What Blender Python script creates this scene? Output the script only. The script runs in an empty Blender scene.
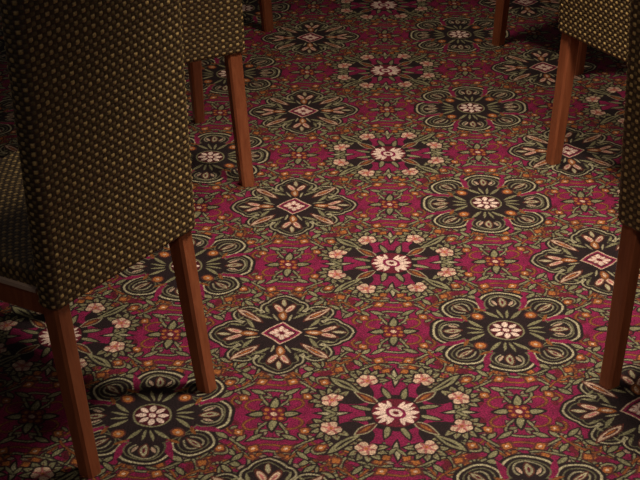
import bpy, math, numpy as np
from mathutils import Matrix, Vector
W=0.27; F=1450.0
# ---------------- camera calibration from carpet lattice ----------------
obs=[(0,0,398,412),(0,2,390,262),(0,4,387,153),(0,6,385,71),(0,8,384,8),(-1,1,282,333),(-1,3,292,203),(-1,5,304,110),(-1,7,311,38),
(1,1,509,330),(1,3,487,202),(1,5,471,107),(1,7,458,33),(-2,0,152,418),(2,2,604,262),(2,4,568,151),(2,0,637,410)]
obs=np.array(obs,float)
def basis(yaw,pitch,roll):
    f=np.array([math.sin(yaw)*math.cos(pitch),math.cos(yaw)*math.cos(pitch),-math.sin(pitch)])
    r=np.array([math.cos(yaw),-math.sin(yaw),0]); u=np.cross(r,f)
    return math.cos(roll)*r+math.sin(roll)*u, -math.sin(roll)*r+math.cos(roll)*u, f
def proj(p,P):
    r,u,f=basis(p[3],p[4],p[5]); d=P-np.array(p[:3])
    z=d@f
    return np.stack([320+F*(d@r)/z,240-F*(d@u)/z],-1)
def res(p):
    P=np.stack([obs[:,0]*W,obs[:,1]*W*p[6],0*obs[:,0]],-1)
    return (proj(p,P)-obs[:,2:]).ravel()
p=np.array([-.1,-2.6,1.86,0.0,math.radians(28),0.0,1.25])
for it in range(40):
    r0=res(p); J=np.stack([(res(p+np.eye(7)[i]*1e-5)-r0)/1e-5 for i in range(7)],-1)
    p=p-np.linalg.solve(J.T@J+1e-6*np.eye(7),J.T@r0)
V=W*float(p[6])
def unproj(x,y,z=0):
    r,u,f=basis(p[3],p[4],p[5]); d=f+r*(x-320)/F-u*(y-240)/F
    t=(z-p[2])/d[2]; return np.array(p[:3])+d*t

# ---------------- materials ----------------
def newmat(name):
    m=bpy.data.materials.new(name); m.use_nodes=True
    nt=m.node_tree; return m,nt,nt.nodes["Principled BSDF"]
def carpet_mat():
    m,nt,b=newmat("carpet_pile"); N=nt.nodes; L=nt.links
    a=N.new("ShaderNodeVertexColor"); a.layer_name="Col"
    tc=N.new("ShaderNodeTexCoord")
    n=N.new("ShaderNodeTexNoise"); n.inputs["Scale"].default_value=240; n.inputs["Detail"].default_value=3
    n2=N.new("ShaderNodeTexNoise"); n2.inputs["Scale"].default_value=30; n2.inputs["Detail"].default_value=4
    L.new(tc.outputs["Object"],n.inputs["Vector"]); L.new(tc.outputs["Object"],n2.inputs["Vector"])
    mr=N.new("ShaderNodeMapRange"); mr.inputs[1].default_value=.3; mr.inputs[2].default_value=.7; mr.inputs[3].default_value=.5; mr.inputs[4].default_value=1.45
    L.new(n.outputs["Fac"],mr.inputs[0])
    mr2=N.new("ShaderNodeMapRange"); mr2.inputs[1].default_value=.3; mr2.inputs[2].default_value=.7; mr2.inputs[3].default_value=.75; mr2.inputs[4].default_value=1.2
    L.new(n2.outputs["Fac"],mr2.inputs[0])
    mu=N.new("ShaderNodeMath"); mu.operation='MULTIPLY'; L.new(mr.outputs[0],mu.inputs[0]); L.new(mr2.outputs[0],mu.inputs[1])
    vm=N.new("ShaderNodeVectorMath"); vm.operation='SCALE'
    L.new(a.outputs["Color"],vm.inputs[0]); L.new(mu.outputs[0],vm.inputs["Scale"])
    L.new(vm.outputs[0],b.inputs["Base Color"]); b.inputs["Roughness"].default_value=.75
    b.inputs["Specular IOR Level"].default_value=.2
    bp=N.new("ShaderNodeBump"); bp.inputs["Strength"].default_value=.7; bp.inputs["Distance"].default_value=.004
    L.new(n.outputs["Fac"],bp.inputs["Height"]); L.new(bp.outputs[0],b.inputs["Normal"])
    return m
def wood_mat():
    m,nt,b=newmat("mahogany_wood"); N=nt.nodes; L=nt.links
    tc=N.new("ShaderNodeTexCoord"); mp=N.new("ShaderNodeMapping"); mp.inputs["Scale"].default_value=(40,40,4)
    n=N.new("ShaderNodeTexNoise"); n.inputs["Scale"].default_value=2.5; n.inputs["Detail"].default_value=6; n.inputs["Distortion"].default_value=.6
    L.new(tc.outputs["Object"],mp.inputs[0]); L.new(mp.outputs[0],n.inputs["Vector"])
    cr=N.new("ShaderNodeValToRGB"); cr.color_ramp.elements[0].position=.25; cr.color_ramp.elements[0].color=(.21,.055,.022,1)
    cr.color_ramp.elements[1].position=.75; cr.color_ramp.elements[1].color=(.34,.105,.042,1)
    L.new(n.outputs["Fac"],cr.inputs[0]); L.new(cr.outputs[0],b.inputs["Base Color"])
    b.inputs["Roughness"].default_value=.32
    return m
def weave_mat():
    m,nt,b=newmat("woven_upholstery"); N=nt.nodes; L=nt.links
    a=N.new("ShaderNodeVertexColor"); a.layer_name="Col"
    tc=N.new("ShaderNodeTexCoord"); n=N.new("ShaderNodeTexNoise"); n.inputs["Scale"].default_value=350
    L.new(tc.outputs["Object"],n.inputs["Vector"])
    mr=N.new("ShaderNodeMapRange"); mr.inputs[1].default_value=.3; mr.inputs[2].default_value=.7; mr.inputs[3].default_value=.6; mr.inputs[4].default_value=1.3
    L.new(n.outputs["Fac"],mr.inputs[0])
    vm=N.new("ShaderNodeVectorMath"); vm.operation='SCALE'; L.new(a.outputs["Color"],vm.inputs[0]); L.new(mr.outputs[0],vm.inputs["Scale"])
    L.new(vm.outputs[0],b.inputs["Base Color"]); b.inputs["Roughness"].default_value=.5
    return m
def plain(name,c,rough=.8):
    m,nt,b=newmat(name); N=nt.nodes; L=nt.links
    n=N.new("ShaderNodeTexNoise"); n.inputs["Scale"].default_value=80
    mr=N.new("ShaderNodeMapRange"); mr.inputs[3].default_value=.8; mr.inputs[4].default_value=1.2; L.new(n.outputs["Fac"],mr.inputs[0])
    vm=N.new("ShaderNodeVectorMath"); vm.operation='SCALE'; vm.inputs[0].default_value=c; L.new(mr.outputs[0],vm.inputs["Scale"])
    L.new(vm.outputs[0],b.inputs["Base Color"]); b.inputs["Roughness"].default_value=rough
    return m
MC=carpet_mat(); MW=wood_mat(); MV=weave_mat(); MP=plain("piping_cord",(.50,.36,.27)); MB=plain("carpet_backing",(.06,.01,.02))

def gridmesh(name,X,Y,Z,C,mat,wrap=False,smooth=True):
    n,mm=X.shape
    co=np.stack([X,Y,Z],-1).reshape(-1,3).astype(np.float32)
    idx=np.arange(n*mm).reshape(n,mm)
    if wrap: idx=np.concatenate([idx,idx[:,:1]],1)
    q=np.stack([idx[:-1,:-1],idx[:-1,1:],idx[1:,1:],idx[1:,:-1]],-1).reshape(-1,4)
    me=bpy.data.meshes.new(name)
    me.vertices.add(len(co)); me.vertices.foreach_set("co",co.ravel())
    me.loops.add(q.size); me.loops.foreach_set("vertex_index",q.ravel().astype(np.int32))
    me.polygons.add(len(q)); me.polygons.foreach_set("loop_start",(np.arange(len(q))*4).astype(np.int32))
    try: me.polygons.foreach_set("loop_total",np.full(len(q),4,np.int32))
    except Exception: pass
    me.update(calc_edges=True)
    ca=me.color_attributes.new("Col",'FLOAT_COLOR','POINT')
    c4=np.ones((len(co),4),np.float32); c4[:,:3]=C.reshape(-1,3); ca.data.foreach_set("color",c4.ravel())
    me.polygons.foreach_set("use_smooth",np.full(len(q),smooth))
    me.materials.append(mat); me.validate(); return me

# ---------------- carpet pattern ----------------
MAG=np.array((.165,.006,.042)); BLK=np.array((.012,.005,.006)); GRN=np.array((.170,.155,.080)); OLV=np.array((.34,.30,.18))
CRM=np.array((.47,.32,.22)); PNK=np.array((.38,.12,.11)); ORG=np.array((.29,.095,.022)); BRN=np.array((.075,.018,.012)); RED=np.array((.095,.006,.016))
WHT=np.array((.60,.44,.36))
ratio=V/W
TX,TY=6.0,2*ratio
nx,ny=1201,int(round(1200*TY/TX))+1
gx=np.linspace(0,TX,nx); gy=np.linspace(0,TY,ny)
GX,GY=np.meshgrid(gx,gy)
COL=np.zeros(GX.shape+(3,)); COL[:]=MAG
class Win:
    def __init__(s,cx,cy,h=1.1,fold=2,sc=1.0):
        x=(GX-cx+TX/2)%TX-TX/2; y=(GY-cy+TY/2)%TY-TY/2
        s.m=(np.abs(x)<h)&(np.abs(y)<h); s.x=x[s.m]/sc; s.y=y[s.m]/sc
        s.x=s.x+.007*np.sin(23*s.y+3*s.x); s.y=s.y+.007*np.sin(21*s.x)
        s.X=np.abs(s.x); s.Y=np.abs(s.y)
        if fold==4: s.X,s.Y=np.maximum(s.X,s.Y),np.minimum(s.X,s.Y)
        s.r=np.hypot(s.x,s.y); s.c=COL[s.m]
    def p(s,sd,col,grow=0): s.c[sd<grow]=col
    def o(s,sd,col,lc=BLK,lw=.02):
        s.p(sd,lc,lw); s.p(sd,col)
    def done(s): COL[s.m]=s.c
    def ell(s,cx,cy,a,b=None,rot=0):
        b=b or a; c,sn=math.cos(rot),math.sin(rot); dx,dy=s.X-cx,s.Y-cy
        u=(dx*c+dy*sn)/a; v=(-dx*sn+dy*c)/b; return (np.sqrt(u*u+v*v)-1)*min(a,b)
    def leaf(s,x0,y0,x1,y1,wd):
        cx,cy=(x0+x1)/2,(y0+y1)/2; d=math.hypot(x1-x0,y1-y0)/2; c,sn=(x1-x0)/(2*d),(y1-y0)/(2*d)
        dx,dy=s.X-cx,s.Y-cy; u=np.abs(dx*c+dy*sn); v=np.abs(-dx*sn+dy*c)
        R=(d*d+wd*wd)/(2*wd); return np.hypot(u,v+(R-wd))-R
    def seg(s,pts):
        pts=np.array(pts,float)
        t=np.linspace(0,1,11)[:,None]
        if len(pts)==3: q=(1-t)**2*pts[0]+2*t*(1-t)*pts[1]+t*t*pts[2]
        elif len(pts)==4: q=(1-t)**3*pts[0]+3*t*(1-t)**2*pts[1]+3*t*t*(1-t)*pts[2]+t**3*pts[3]
        else: q=pts
        best=np.full(s.X.shape,9.)
        for a,b in zip(q[:-1],q[1:]):
            d=b-a; h=np.clip(((s.X-a[0])*d[0]+(s.Y-a[1])*d[1])/(d@d+1e-9),0,1)
            best=np.minimum(best,np.hypot(s.X-a[0]-h*d[0],s.Y-a[1]-h*d[1]))
        return best
def mn(*a):
    r=a[0]
    for b in a[1:]: r=np.minimum(r,b)
    return r
rng=np.random.RandomState(4)
fill=[(rng.uniform(.02,.72),rng.uniform(.05,.82),rng.uniform(0,6.28),rng.randint(3)) for _ in range(34)]
cells=[(c,r) for c in range(6) for r in range(2)]
for c,r in cells:
    if (c+r)%2==0: continue
    w=Win(c,r*ratio,1.05,2)
    for cx,cy,a in [(.42,.60,.06),(.2,.45,.05),(.12,.3,.045),(.30,.12,.045),(.62,.72,.055),(.33,.75,.05),(.36,.22,.04)]:
        w.p(w.ell(cx,cy,a,a*.6,cx*7),RED)
    for x,y,a,k in fill:
        s_=w.leaf(x,y,x+.075*math.cos(a),y+.075*math.sin(a),.016)
        w.o(s_,(GRN*.8,ORG*.6,CRM*.45)[k],(BLK,BRN,BLK)[k],.010)
    for P in [[(.0,.5),(.2,.55),(.25,.35),(.38,.32)],[(.38,.32),(.5,.35),(.45,.55),(.6,.6)],[(.6,.6),(.7,.62),(.8,.75),(.95,.7)],[(.3,.62),(.42,.7),(.4,.85),(.28,.92)],[(.05,.12),(.2,.3),(.1,.35),(.0,.34)],[(.22,.5),(.12,.62),(.2,.72),(.08,.72)],[(.42,.4),(.3,.45),(.32,.58),(.44,.52)],[(.6,.6),(.5,.7),(.58,.85),(.66,.78)]]:
        d=w.seg(P); w.p(d,BLK,.023); w.p(d,GRN,.010)
    for P in [[(.16,.05),(.3,.1),(.22,.25),(.12,.2)],[(.45,.68),(.55,.75),(.68,.8),(.7,.9)],[(.28,.42),(.2,.6),(.1,.62)],[(.34,.14),(.4,.2),(.34,.3),(.24,.28)],[(.0,.42),(.1,.4),(.16,.5),(.06,.5)],[(.5,.48),(.58,.45),(.64,.55),(.56,.56)]]:
        d=w.seg(P); w.p(d,BRN,.016); w.p(d,ORG*.65,.008)
    for x0,y0,x1,y1 in [(.36,.33,.46,.24),(.22,.52,.3,.62),(.55,.6,.5,.72),(.68,.63,.78,.55),(.42,.78,.52,.86),(.08,.28,.2,.36),(.28,.36,.22,.28),(.44,.44,.54,.4),(.36,.68,.28,.78),(.72,.7,.66,.8)]:
        w.o(w.leaf(x0,y0,x1,y1,.023),GRN,BLK,.015)
    for cx,cy,a in [(.40,.46,.042),(.13,.47,.045),(.52,.64,.038),(.27,.24,.04),(.62,.5,.035),(.33,.84,.036),(.85,.66,.036),(.08,.64,.034)]:
        sd=w.ell(cx,cy,a,a*.6,cy*9); w.o(mn(sd,w.ell(cx,cy,a,a*.6,cy*9+1.57)),ORG,BRN,.014)
    for cx,cy,a in [(.40,.46,.014),(.13,.47,.015),(.27,.24,.013)]: w.p(w.ell(cx,cy,a),CRM)
    w.o(mn(w.leaf(.03,0,.21,0,.030),w.leaf(0,.03,0,.23,.030)),GRN,BLK,.022)
    w.o(mn(w.ell(0,0,.08),w.ell(.06,.06,.04)),RED,BLK,.015)
    w.p(mn(w.ell(.055,.055,.02),w.ell(.07,0,.016),w.ell(0,.07,.016)),ORG); w.p(w.ell(0,0,.026),CRM)
    w.done()
def typeC(w):
    R=mn(w.ell(.47,0,.19,.22),w.ell(.38,.38,.17),w.ell(0,0,.45))
    w.p(R,BLK,.040); w.p(R,OLV,.011); w.p(R,BLK,-.008)
    w.p(mn(w.leaf(.33,.155,.62,.24,.034)),MAG)
    w.p(np.abs(R+.045),GRN*.6,.006)
    d=w.seg([(.60,.0),(.58,.14),(.46,.15),(.42,.08)]); w.p(d,OLV*.6,.008)
    d=w.seg([(.44,.44),(.50,.38),(.44,.30),(.36,.30)]); w.p(d,OLV*.6,.008)
    w.o(w.leaf(.41,0,.57,0,.032),OLV*.8,BRN,.014); w.p(w.leaf(.45,0,.53,0,.013),RED)
    w.p(mn(w.leaf(.43,.055,.52,.10,.016)),CRM*.7)
    w.o(w.leaf(.33,.33,.45,.45,.022),OLV*.8,BRN,.012); w.p(w.leaf(.36,.36,.42,.42,.010),RED)
    w.p(mn(w.leaf(.20,.05,.34,.18,.020),w.leaf(.20,.015,.36,.05,.014)),GRN)
    w.p(mn(w.leaf(.34,.16,.40,.27,.018)),ORG*.6)
    w.o(w.ell(.250,.250,.052,.042,.78),ORG*1.1,BRN,.016); w.p(w.ell(.25,.25,.016),CRM)
    w.p(w.r-.185,BLK); w.p(w.r-.168,GRN); w.p(w.r-.152,RED*.5)
    w.p(mn(w.leaf(.045,0,.143,0,.027),w.leaf(.035,.035,.102,.102,.025)),WHT)
    w.p(w.r-.048,RED); w.p(w.r-.03,WHT)
def typeB(w):
    R=mn(w.leaf(.2,0,.72,0,.20),w.ell(.36,.36,.14),w.ell(0,0,.45),w.ell(.50,.15,.09))
    w.p(R,BLK,.038); w.p(R,OLV*.8,.011); w.p(R,BLK,-.007)
    w.p(np.abs(R+.045),GRN*.55,.006)
    w.o(w.ell(.47,.058,.078,.030,.5),CRM,BRN,.014); w.p(w.ell(.46,.055,.045,.014,.5),PNK)
    w.o(w.leaf(.51,0,.65,0,.022),OLV*.9,BRN,.010)
    w.o(w.leaf(.22,.22,.47,.47,.038),CRM*.85,BRN,.016); w.p(w.leaf(.26,.26,.42,.42,.022),RED*.6); w.p(w.leaf(.29,.29,.39,.39,.012),ORG)
    w.p(mn(w.leaf(.27,.10,.38,.27,.020),w.leaf(.40,.16,.53,.20,.014),w.leaf(.40,.32,.47,.25,.013)),GRN)
    w.o(w.leaf(.24,.0,.42,0,.040),ORG*.8,BRN,.01); w.p(w.leaf(.27,.0,.38,0,.018),CRM)
    w.p(w.leaf(.22,.05,.36,.10,.012),OLV*.8)
    dm=(w.X+w.Y)*.707
    w.p(dm,BLK,.175); w.p(dm,CRM,.150); w.p(dm,MAG,.136); w.p(dm,BLK,.110); w.p(dm,PNK*.7,.096)
    w.p(mn(w.leaf(.03,0,.125,0,.026),w.leaf(.02,.02,.07,.07,.020)),WHT); w.p(w.ell(0,0,.03),RED)
def typeG(w):
    w.p(mn(w.ell(.36,.30,.18),w.ell(0,0,.26)),BLK); w.p(w.ell(.38,.02,.12,.07),MAG); w.p(w.ell(.02,.38,.07,.12),MAG)
    for bx,by in [(.53,.20),(.24,.48)]:
        base=math.atan2(by,bx)
        for k in range(-4,5):
            a=base+k*.52; x1,y1=bx+.18*math.cos(a),by+.18*math.sin(a)
            w.o(w.leaf(bx,by,x1,y1,.032),GRN,BLK,.018)
            w.p(w.leaf(bx,by,bx+.15*math.cos(a),by+.15*math.sin(a),.008),BRN)
    w.o(w.leaf(.30,.30,.56,.54,.038),GRN,BLK,.020); w.p(w.leaf(.34,.34,.5,.49,.012),BLK)
    w.o(mn(w.leaf(.18,.05,.36,.10,.024),w.leaf(.05,.18,.10,.36,.024)),GRN,BLK,.016)
    w.o(mn(w.leaf(.40,0,.66,0,.022),w.leaf(0,.40,0,.64,.022)),OLV*.8,BLK,.018)
    w.o(mn(w.leaf(.50,.0,.60,.07,.016),w.leaf(.0,.48,.07,.58,.016)),GRN,BLK,.01)
    w.o(w.leaf(.15,.14,.34,.30,.036),BRN,OLV*.8,.010); w.p(w.leaf(.19,.17,.30,.27,.014),ORG*.8)
    for bx,by in [(.53,.20),(.24,.48)]:
        b0=math.atan2(by,bx); sd=w.ell(bx,by,.05)
        for k in range(5):
            a=b0+(k-2)*1.15; sd=mn(sd,w.ell(bx+.056*math.cos(a),by+.056*math.sin(a),.037))
        w.o(sd,CRM,BLK,.018)
        for k in range(5):
            a=b0+(k-1.5)*1.15; w.p(w.leaf(bx,by,bx+.09*math.cos(a),by+.09*math.sin(a),.013),PNK*.7)
        w.p(w.ell(bx,by,.034),PNK); w.p(w.ell(bx,by,.016),ORG)
    w.p(w.r-.215,BLK); w.p(w.r-.20,RED)
    w.p(mn(w.leaf(.06,0,.20,0,.028),w.leaf(.045,.045,.142,.142,.028),w.leaf(.055,.025,.17,.075,.018),w.leaf(.025,.055,.075,.17,.018)),WHT*.95)
    w.p(w.r-.085,MAG); w.p(w.r-.055,WHT); w.p(w.r-.026,RED)
for c,r in cells:
    if (c+r)%2: continue
    t=c%3; w=Win(c,r*ratio,.95,2 if t==0 else 4,sc=(.99,.98,.90)[t])
    [typeG,typeC,typeB][t](w); w.done()
# wool tufts lean into one another: slight bleed between neighbours
C0=COL[:-1,:-1]
C0=C0*.52+.12*(np.roll(C0,1,0)+np.roll(C0,-1,0)+np.roll(C0,1,1)+np.roll(C0,-1,1))
C0=C0*(1+.26*rng.randn(*C0.shape[:2],1))
COL[:-1,:-1]=C0
COL[-1]=COL[0]; COL[:,-1]=COL[:,0]; COL=np.clip(COL,.002,1)
tile=gridmesh("carpet_tile",GX*W,GY*W,0*GX,COL,MC,smooth=False)

def boxmesh(name,x0,x1,y0,y1,z0,z1,mat):
    v=[(x,y,z) for z in(z0,z1) for y in(y0,y1) for x in(x0,x1)]
    f=[(0,2,3,1),(4,5,7,6),(0,1,5,4),(2,6,7,3),(0,4,6,2),(1,3,7,5)]
    me=bpy.data.meshes.new(name); me.from_pydata(v,[],f); me.materials.append(mat); return me
SC=bpy.context.scene.collection
TXm,TYm=TX*W,TY*W
ix=range(-3,3); iy=range(-3,9)
floor=bpy.data.objects.new("floor",boxmesh("floor",-3*TXm,3*TXm,-3*TYm,9*TYm,-.03,-.002,MB)); SC.objects.link(floor)
for i in ix:
    for j in iy:
        o=bpy.data.objects.new("carpet_repeat",tile); SC.objects.link(o); o.location=(i*TXm,j*TYm,0); o.parent=floor

# ---------------- chair ----------------
LC=np.array((.46,.315,.115)); DC=np.array((.038,.017,.012))
CW,CH=.0106,.0092
def weave(s,t):
    i=np.floor(s/CW); j=np.floor(t/CH); u=(s/CW-i)*2-1; v=(t/CH-j)*2-1
    li=((i+j)%2==0); row=(j%2==0)
    bump=np.clip(1-(np.abs(u)**3+np.abs(v)**3),0,1)
    core=(np.abs(u)**4+np.abs(v)**4)<np.where(row,.65,.45)
    h=np.where(li,np.where(row,.0026,.0018)*bump,.0009*bump)
    hs=((np.sin(i*12.9+j*78.2)*43758.5)%1)[...,None]
    amp=np.where(row,1.0,.38)[...,None]
    col=np.where((li&core)[...,None],LC*(.7+.4*hs)*amp,np.where(li[...,None],DC*1.8,np.where(core[...,None],LC*.10,DC)))
    return h,col
def back_mesh():
    hw,th,rc=.215,.052,.018
    pts=[];nr=[]
    def arc(cx,cy,a0):
        for k in range(8):
            a=a0+math.pi/2*k/8; pts.append((cx+rc*math.cos(a),cy+rc*math.sin(a))); nr.append((math.cos(a),math.sin(a)))
    def line(a,b,n,N):
        for k in range(n): t=k/n; pts.append((a[0]+(b[0]-a[0])*t,a[1]+(b[1]-a[1])*t)); nr.append(N)
    hx,hy=hw-rc,th/2-rc
    arc(hx,-hy,-math.pi/2); line((hw,-hy),(hw,hy),6,(1,0)); arc(hx,hy,0); line((hx,hy+rc),(-hx,hy+rc),200,(0,1)); arc(-hx,hy,math.pi/2)
    line((-hw,hy),(-hw,-hy),6,(-1,0)); arc(-hx,-hy,math.pi); line((-hx,-hy-rc),(hx,-hy-rc),260,(0,-1))
    P=np.array(pts);Nn=np.array(nr)
    s=np.concatenate([[0],np.cumsum(np.hypot(*np.diff(P,axis=0).T))])
    z0,z1=.397,1.06; n=440
    zz=np.linspace(z0,z1,n)
    Zg,S=np.meshgrid(zz,s,indexing='ij')
    h,col=weave(S+.5,Zg)
    e=np.minimum(Zg-z0,z1-Zg); sh=np.where(e<.014,1-np.sqrt(np.clip(1-((.014-e)/.014)**2,0,1)),0)*.014
    X=P[None,:,0]+Nn[None,:,0]*(h-sh); Yl=P[None,:,1]+Nn[None,:,1]*(h-sh)
    t=(Zg-z0)/(z1-z0)
    yc=.036-.010*t**1.3- .012*(1-(X/hw)**2)*t
    Y=Yl+yc
    X=np.concatenate([X[:1]*.02,X[:1]*.9,X,X[-1:]*.9,X[-1:]*.02]); 
    Y=np.concatenate([yc[:1]+Yl[:1]*.02,yc[:1]+Yl[:1]*.6,Y,yc[-1:]+Yl[-1:]*.6,yc[-1:]+Yl[-1:]*.02])
    Zf=np.concatenate([Zg[:1],Zg[:1],Zg,Zg[-1:],Zg[-1:]])
    col=np.concatenate([col[:1]*0+DC,col[:1]*0+DC,col,col[-1:],col[-1:]])
    return gridmesh("back_panel",X,Y,Zf,col,MV,wrap=True)
def hwid(y): return .195+.05*(y-.05)/.46
def seat_mesh():
    n=300; y0,y1=.062,.525
    a=np.linspace(-.29,.29,n); b=np.linspace(-.29,.29,n)
    A,B=np.meshgrid(a,b)
    def fold(t):
        inner=.225; over=np.clip(np.abs(t)-inner,0,None); k=np.clip(over/.03,0,1)
        pos=np.sign(t)*(np.minimum(np.abs(t),inner)+.02*np.sin(k*math.pi/2))
        drop=.02*(1-np.cos(k*math.pi/2))+np.clip(over-.03,0,None)
        return pos/.245,drop
    px,dx=fold(A); py,dy=fold(B)
    yy=(y0+y1)/2+py*(y1-y0)/2
    X=px*hwid(yy); D=np.maximum(dx,dy)
    h,col=weave(A+.5,B+.5)
    Z=.475+.012*(1-px**2)*(1-py**2)-D+h*.8
    return gridmesh("seat",X,yy,Z,col,MV)
def sweep(name,rings,mat):
    v=[];f=[]
    for cx,cy,z,hx,hy in rings:
        b=.006
        for dx,dy in[(hx-b,-hy),(hx,-hy+b),(hx,hy-b),(hx-b,hy),(-hx+b,hy),(-hx,hy-b),(-hx,-hy+b),(-hx+b,-hy)]: v.append((cx+dx,cy+dy,z))
    n=len(rings)
    for i in range(n-1):
        for k in range(8): f.append((i*8+k,i*8+(k+1)%8,i*8+8+(k+1)%8,i*8+8+k))
    f.append(tuple(range(7,-1,-1))); f.append(tuple((n-1)*8+k for k in range(8)))
    me=bpy.data.meshes.new(name); me.from_pydata(v,[],f); me.materials.append(mat); return me
def rail(name,p0,p1,z0,z1,th,mat):
    a=Vector(p0);b=Vector(p1);d=(b-a).normalized();nn=Vector((-d.y,d.x))*th/2
    v=[];q=[a-nn,b-nn,b+nn,a+nn]
    for z in(z0,z1): v+= [(k.x,k.y,z) for k in q]
    me=bpy.data.meshes.new(name); me.from_pydata(v,[],[(3,2,1,0),(4,5,6,7),(0,1,5,4),(1,2,6,5),(2,3,7,6),(3,0,4,7)]); me.materials.append(mat); return me
parts={}
parts["back_panel"]=back_mesh(); parts["seat"]=seat_mesh()
for sx,nm in((1,"right"),(-1,"left")):
    rr=[]
    for k in range(8):
        t=k/7; z=.44*t; rr.append((sx*(.188-.004*t),.044*t**.9,z,.0185+.003*t,.019+.003*t))
    parts["rear_leg_"+nm]=sweep("rear_leg_"+nm,rr,MW)
    parts["front_leg_"+nm]=sweep("front_leg_"+nm,[(sx*(.222),.498,.42*t,.016+.006*t,.016+.006*t) for t in(0,.5,1)],MW)
    parts["side_rail_"+nm]=rail("side_rail_"+nm,(sx*.192,.06),(sx*.232,.50),.375,.425,.022,MW)
    parts["piping_"+nm]=rail("piping_"+nm,(sx*.201,.07),(sx*.248,.515),.422,.431,.010,MP)
parts["front_rail"]=rail("front_rail",(-.222,.51),(.222,.51),.375,.425,.022,MW)
def chair(foot,side,phi,name="dining_chair"):
    e=bpy.data.objects.new(name,None); SC.objects.link(e); e.empty_display_size=.2
    ph=math.radians(phi); off=Vector((side*.188*math.cos(ph),side*.188*math.sin(ph)))
    e.location=(foot[0]-off.x,foot[1]-off.y,0); e.rotation_euler=(0,0,ph)
    for k,me in parts.items():
        o=bpy.data.objects.new(k,me); SC.objects.link(o); o.parent=e
    return e
chair(unproj(207,388),1,55)
chair(unproj(247,184),1,26)
chair(unproj(268,30),1,26)
chair(unproj(553,162),-1,-59)
chair(unproj(609,384),-1,-52)
chair(unproj(498,44),-1,-50)

# ---------------- lights ----------------
def spot(name,loc,tgt,ang,blend,rad,en,col):
    l=bpy.data.lights.new(name,'SPOT'); l.spot_size=math.radians(ang); l.spot_blend=blend; l.shadow_soft_size=rad; l.energy=en; l.color=col
    o=bpy.data.objects.new(name,l); SC.objects.link(o); o.location=loc
    o.rotation_euler=(Vector(tgt)-Vector(loc)).to_track_quat('-Z','Y').to_euler()
spot("camera_side_fill",(.52,.30,2.45),(.22,.48,0),66,1.0,.20,350,(1,.87,.72))
spot("camera_side_fill",(.1,2.0,2.7),(.1,1.7,0),62,1.0,.15,130,(1,.82,.64))
spot("camera_side_fill",(.6,-1.8,2.5),(.30,-.05,0),56,1.0,.15,50,(1,.84,.7))  # weak fill added from the camera side, not a known ceiling fitting
wd=bpy.data.worlds.new("World"); bpy.context.scene.world=wd; wd.use_nodes=True
wd.node_tree.nodes["Background"].inputs[0].default_value=(1,.85,.78,1); wd.node_tree.nodes["Background"].inputs[1].default_value=.05

# ---------------- camera ----------------
cam=bpy.data.cameras.new("camera"); cam.sensor_width=36; cam.lens=F/640*36
co=bpy.data.objects.new("camera",cam); SC.objects.link(co)
r,u,f=basis(p[3],p[4],p[5])
M=Matrix(((r[0],u[0],-f[0],p[0]),(r[1],u[1],-f[1],p[1]),(r[2],u[2],-f[2],p[2]),(0,0,0,1)))
co.matrix_world=M
bpy.context.scene.camera=co
bpy.context.scene.view_settings.view_transform='Standard'
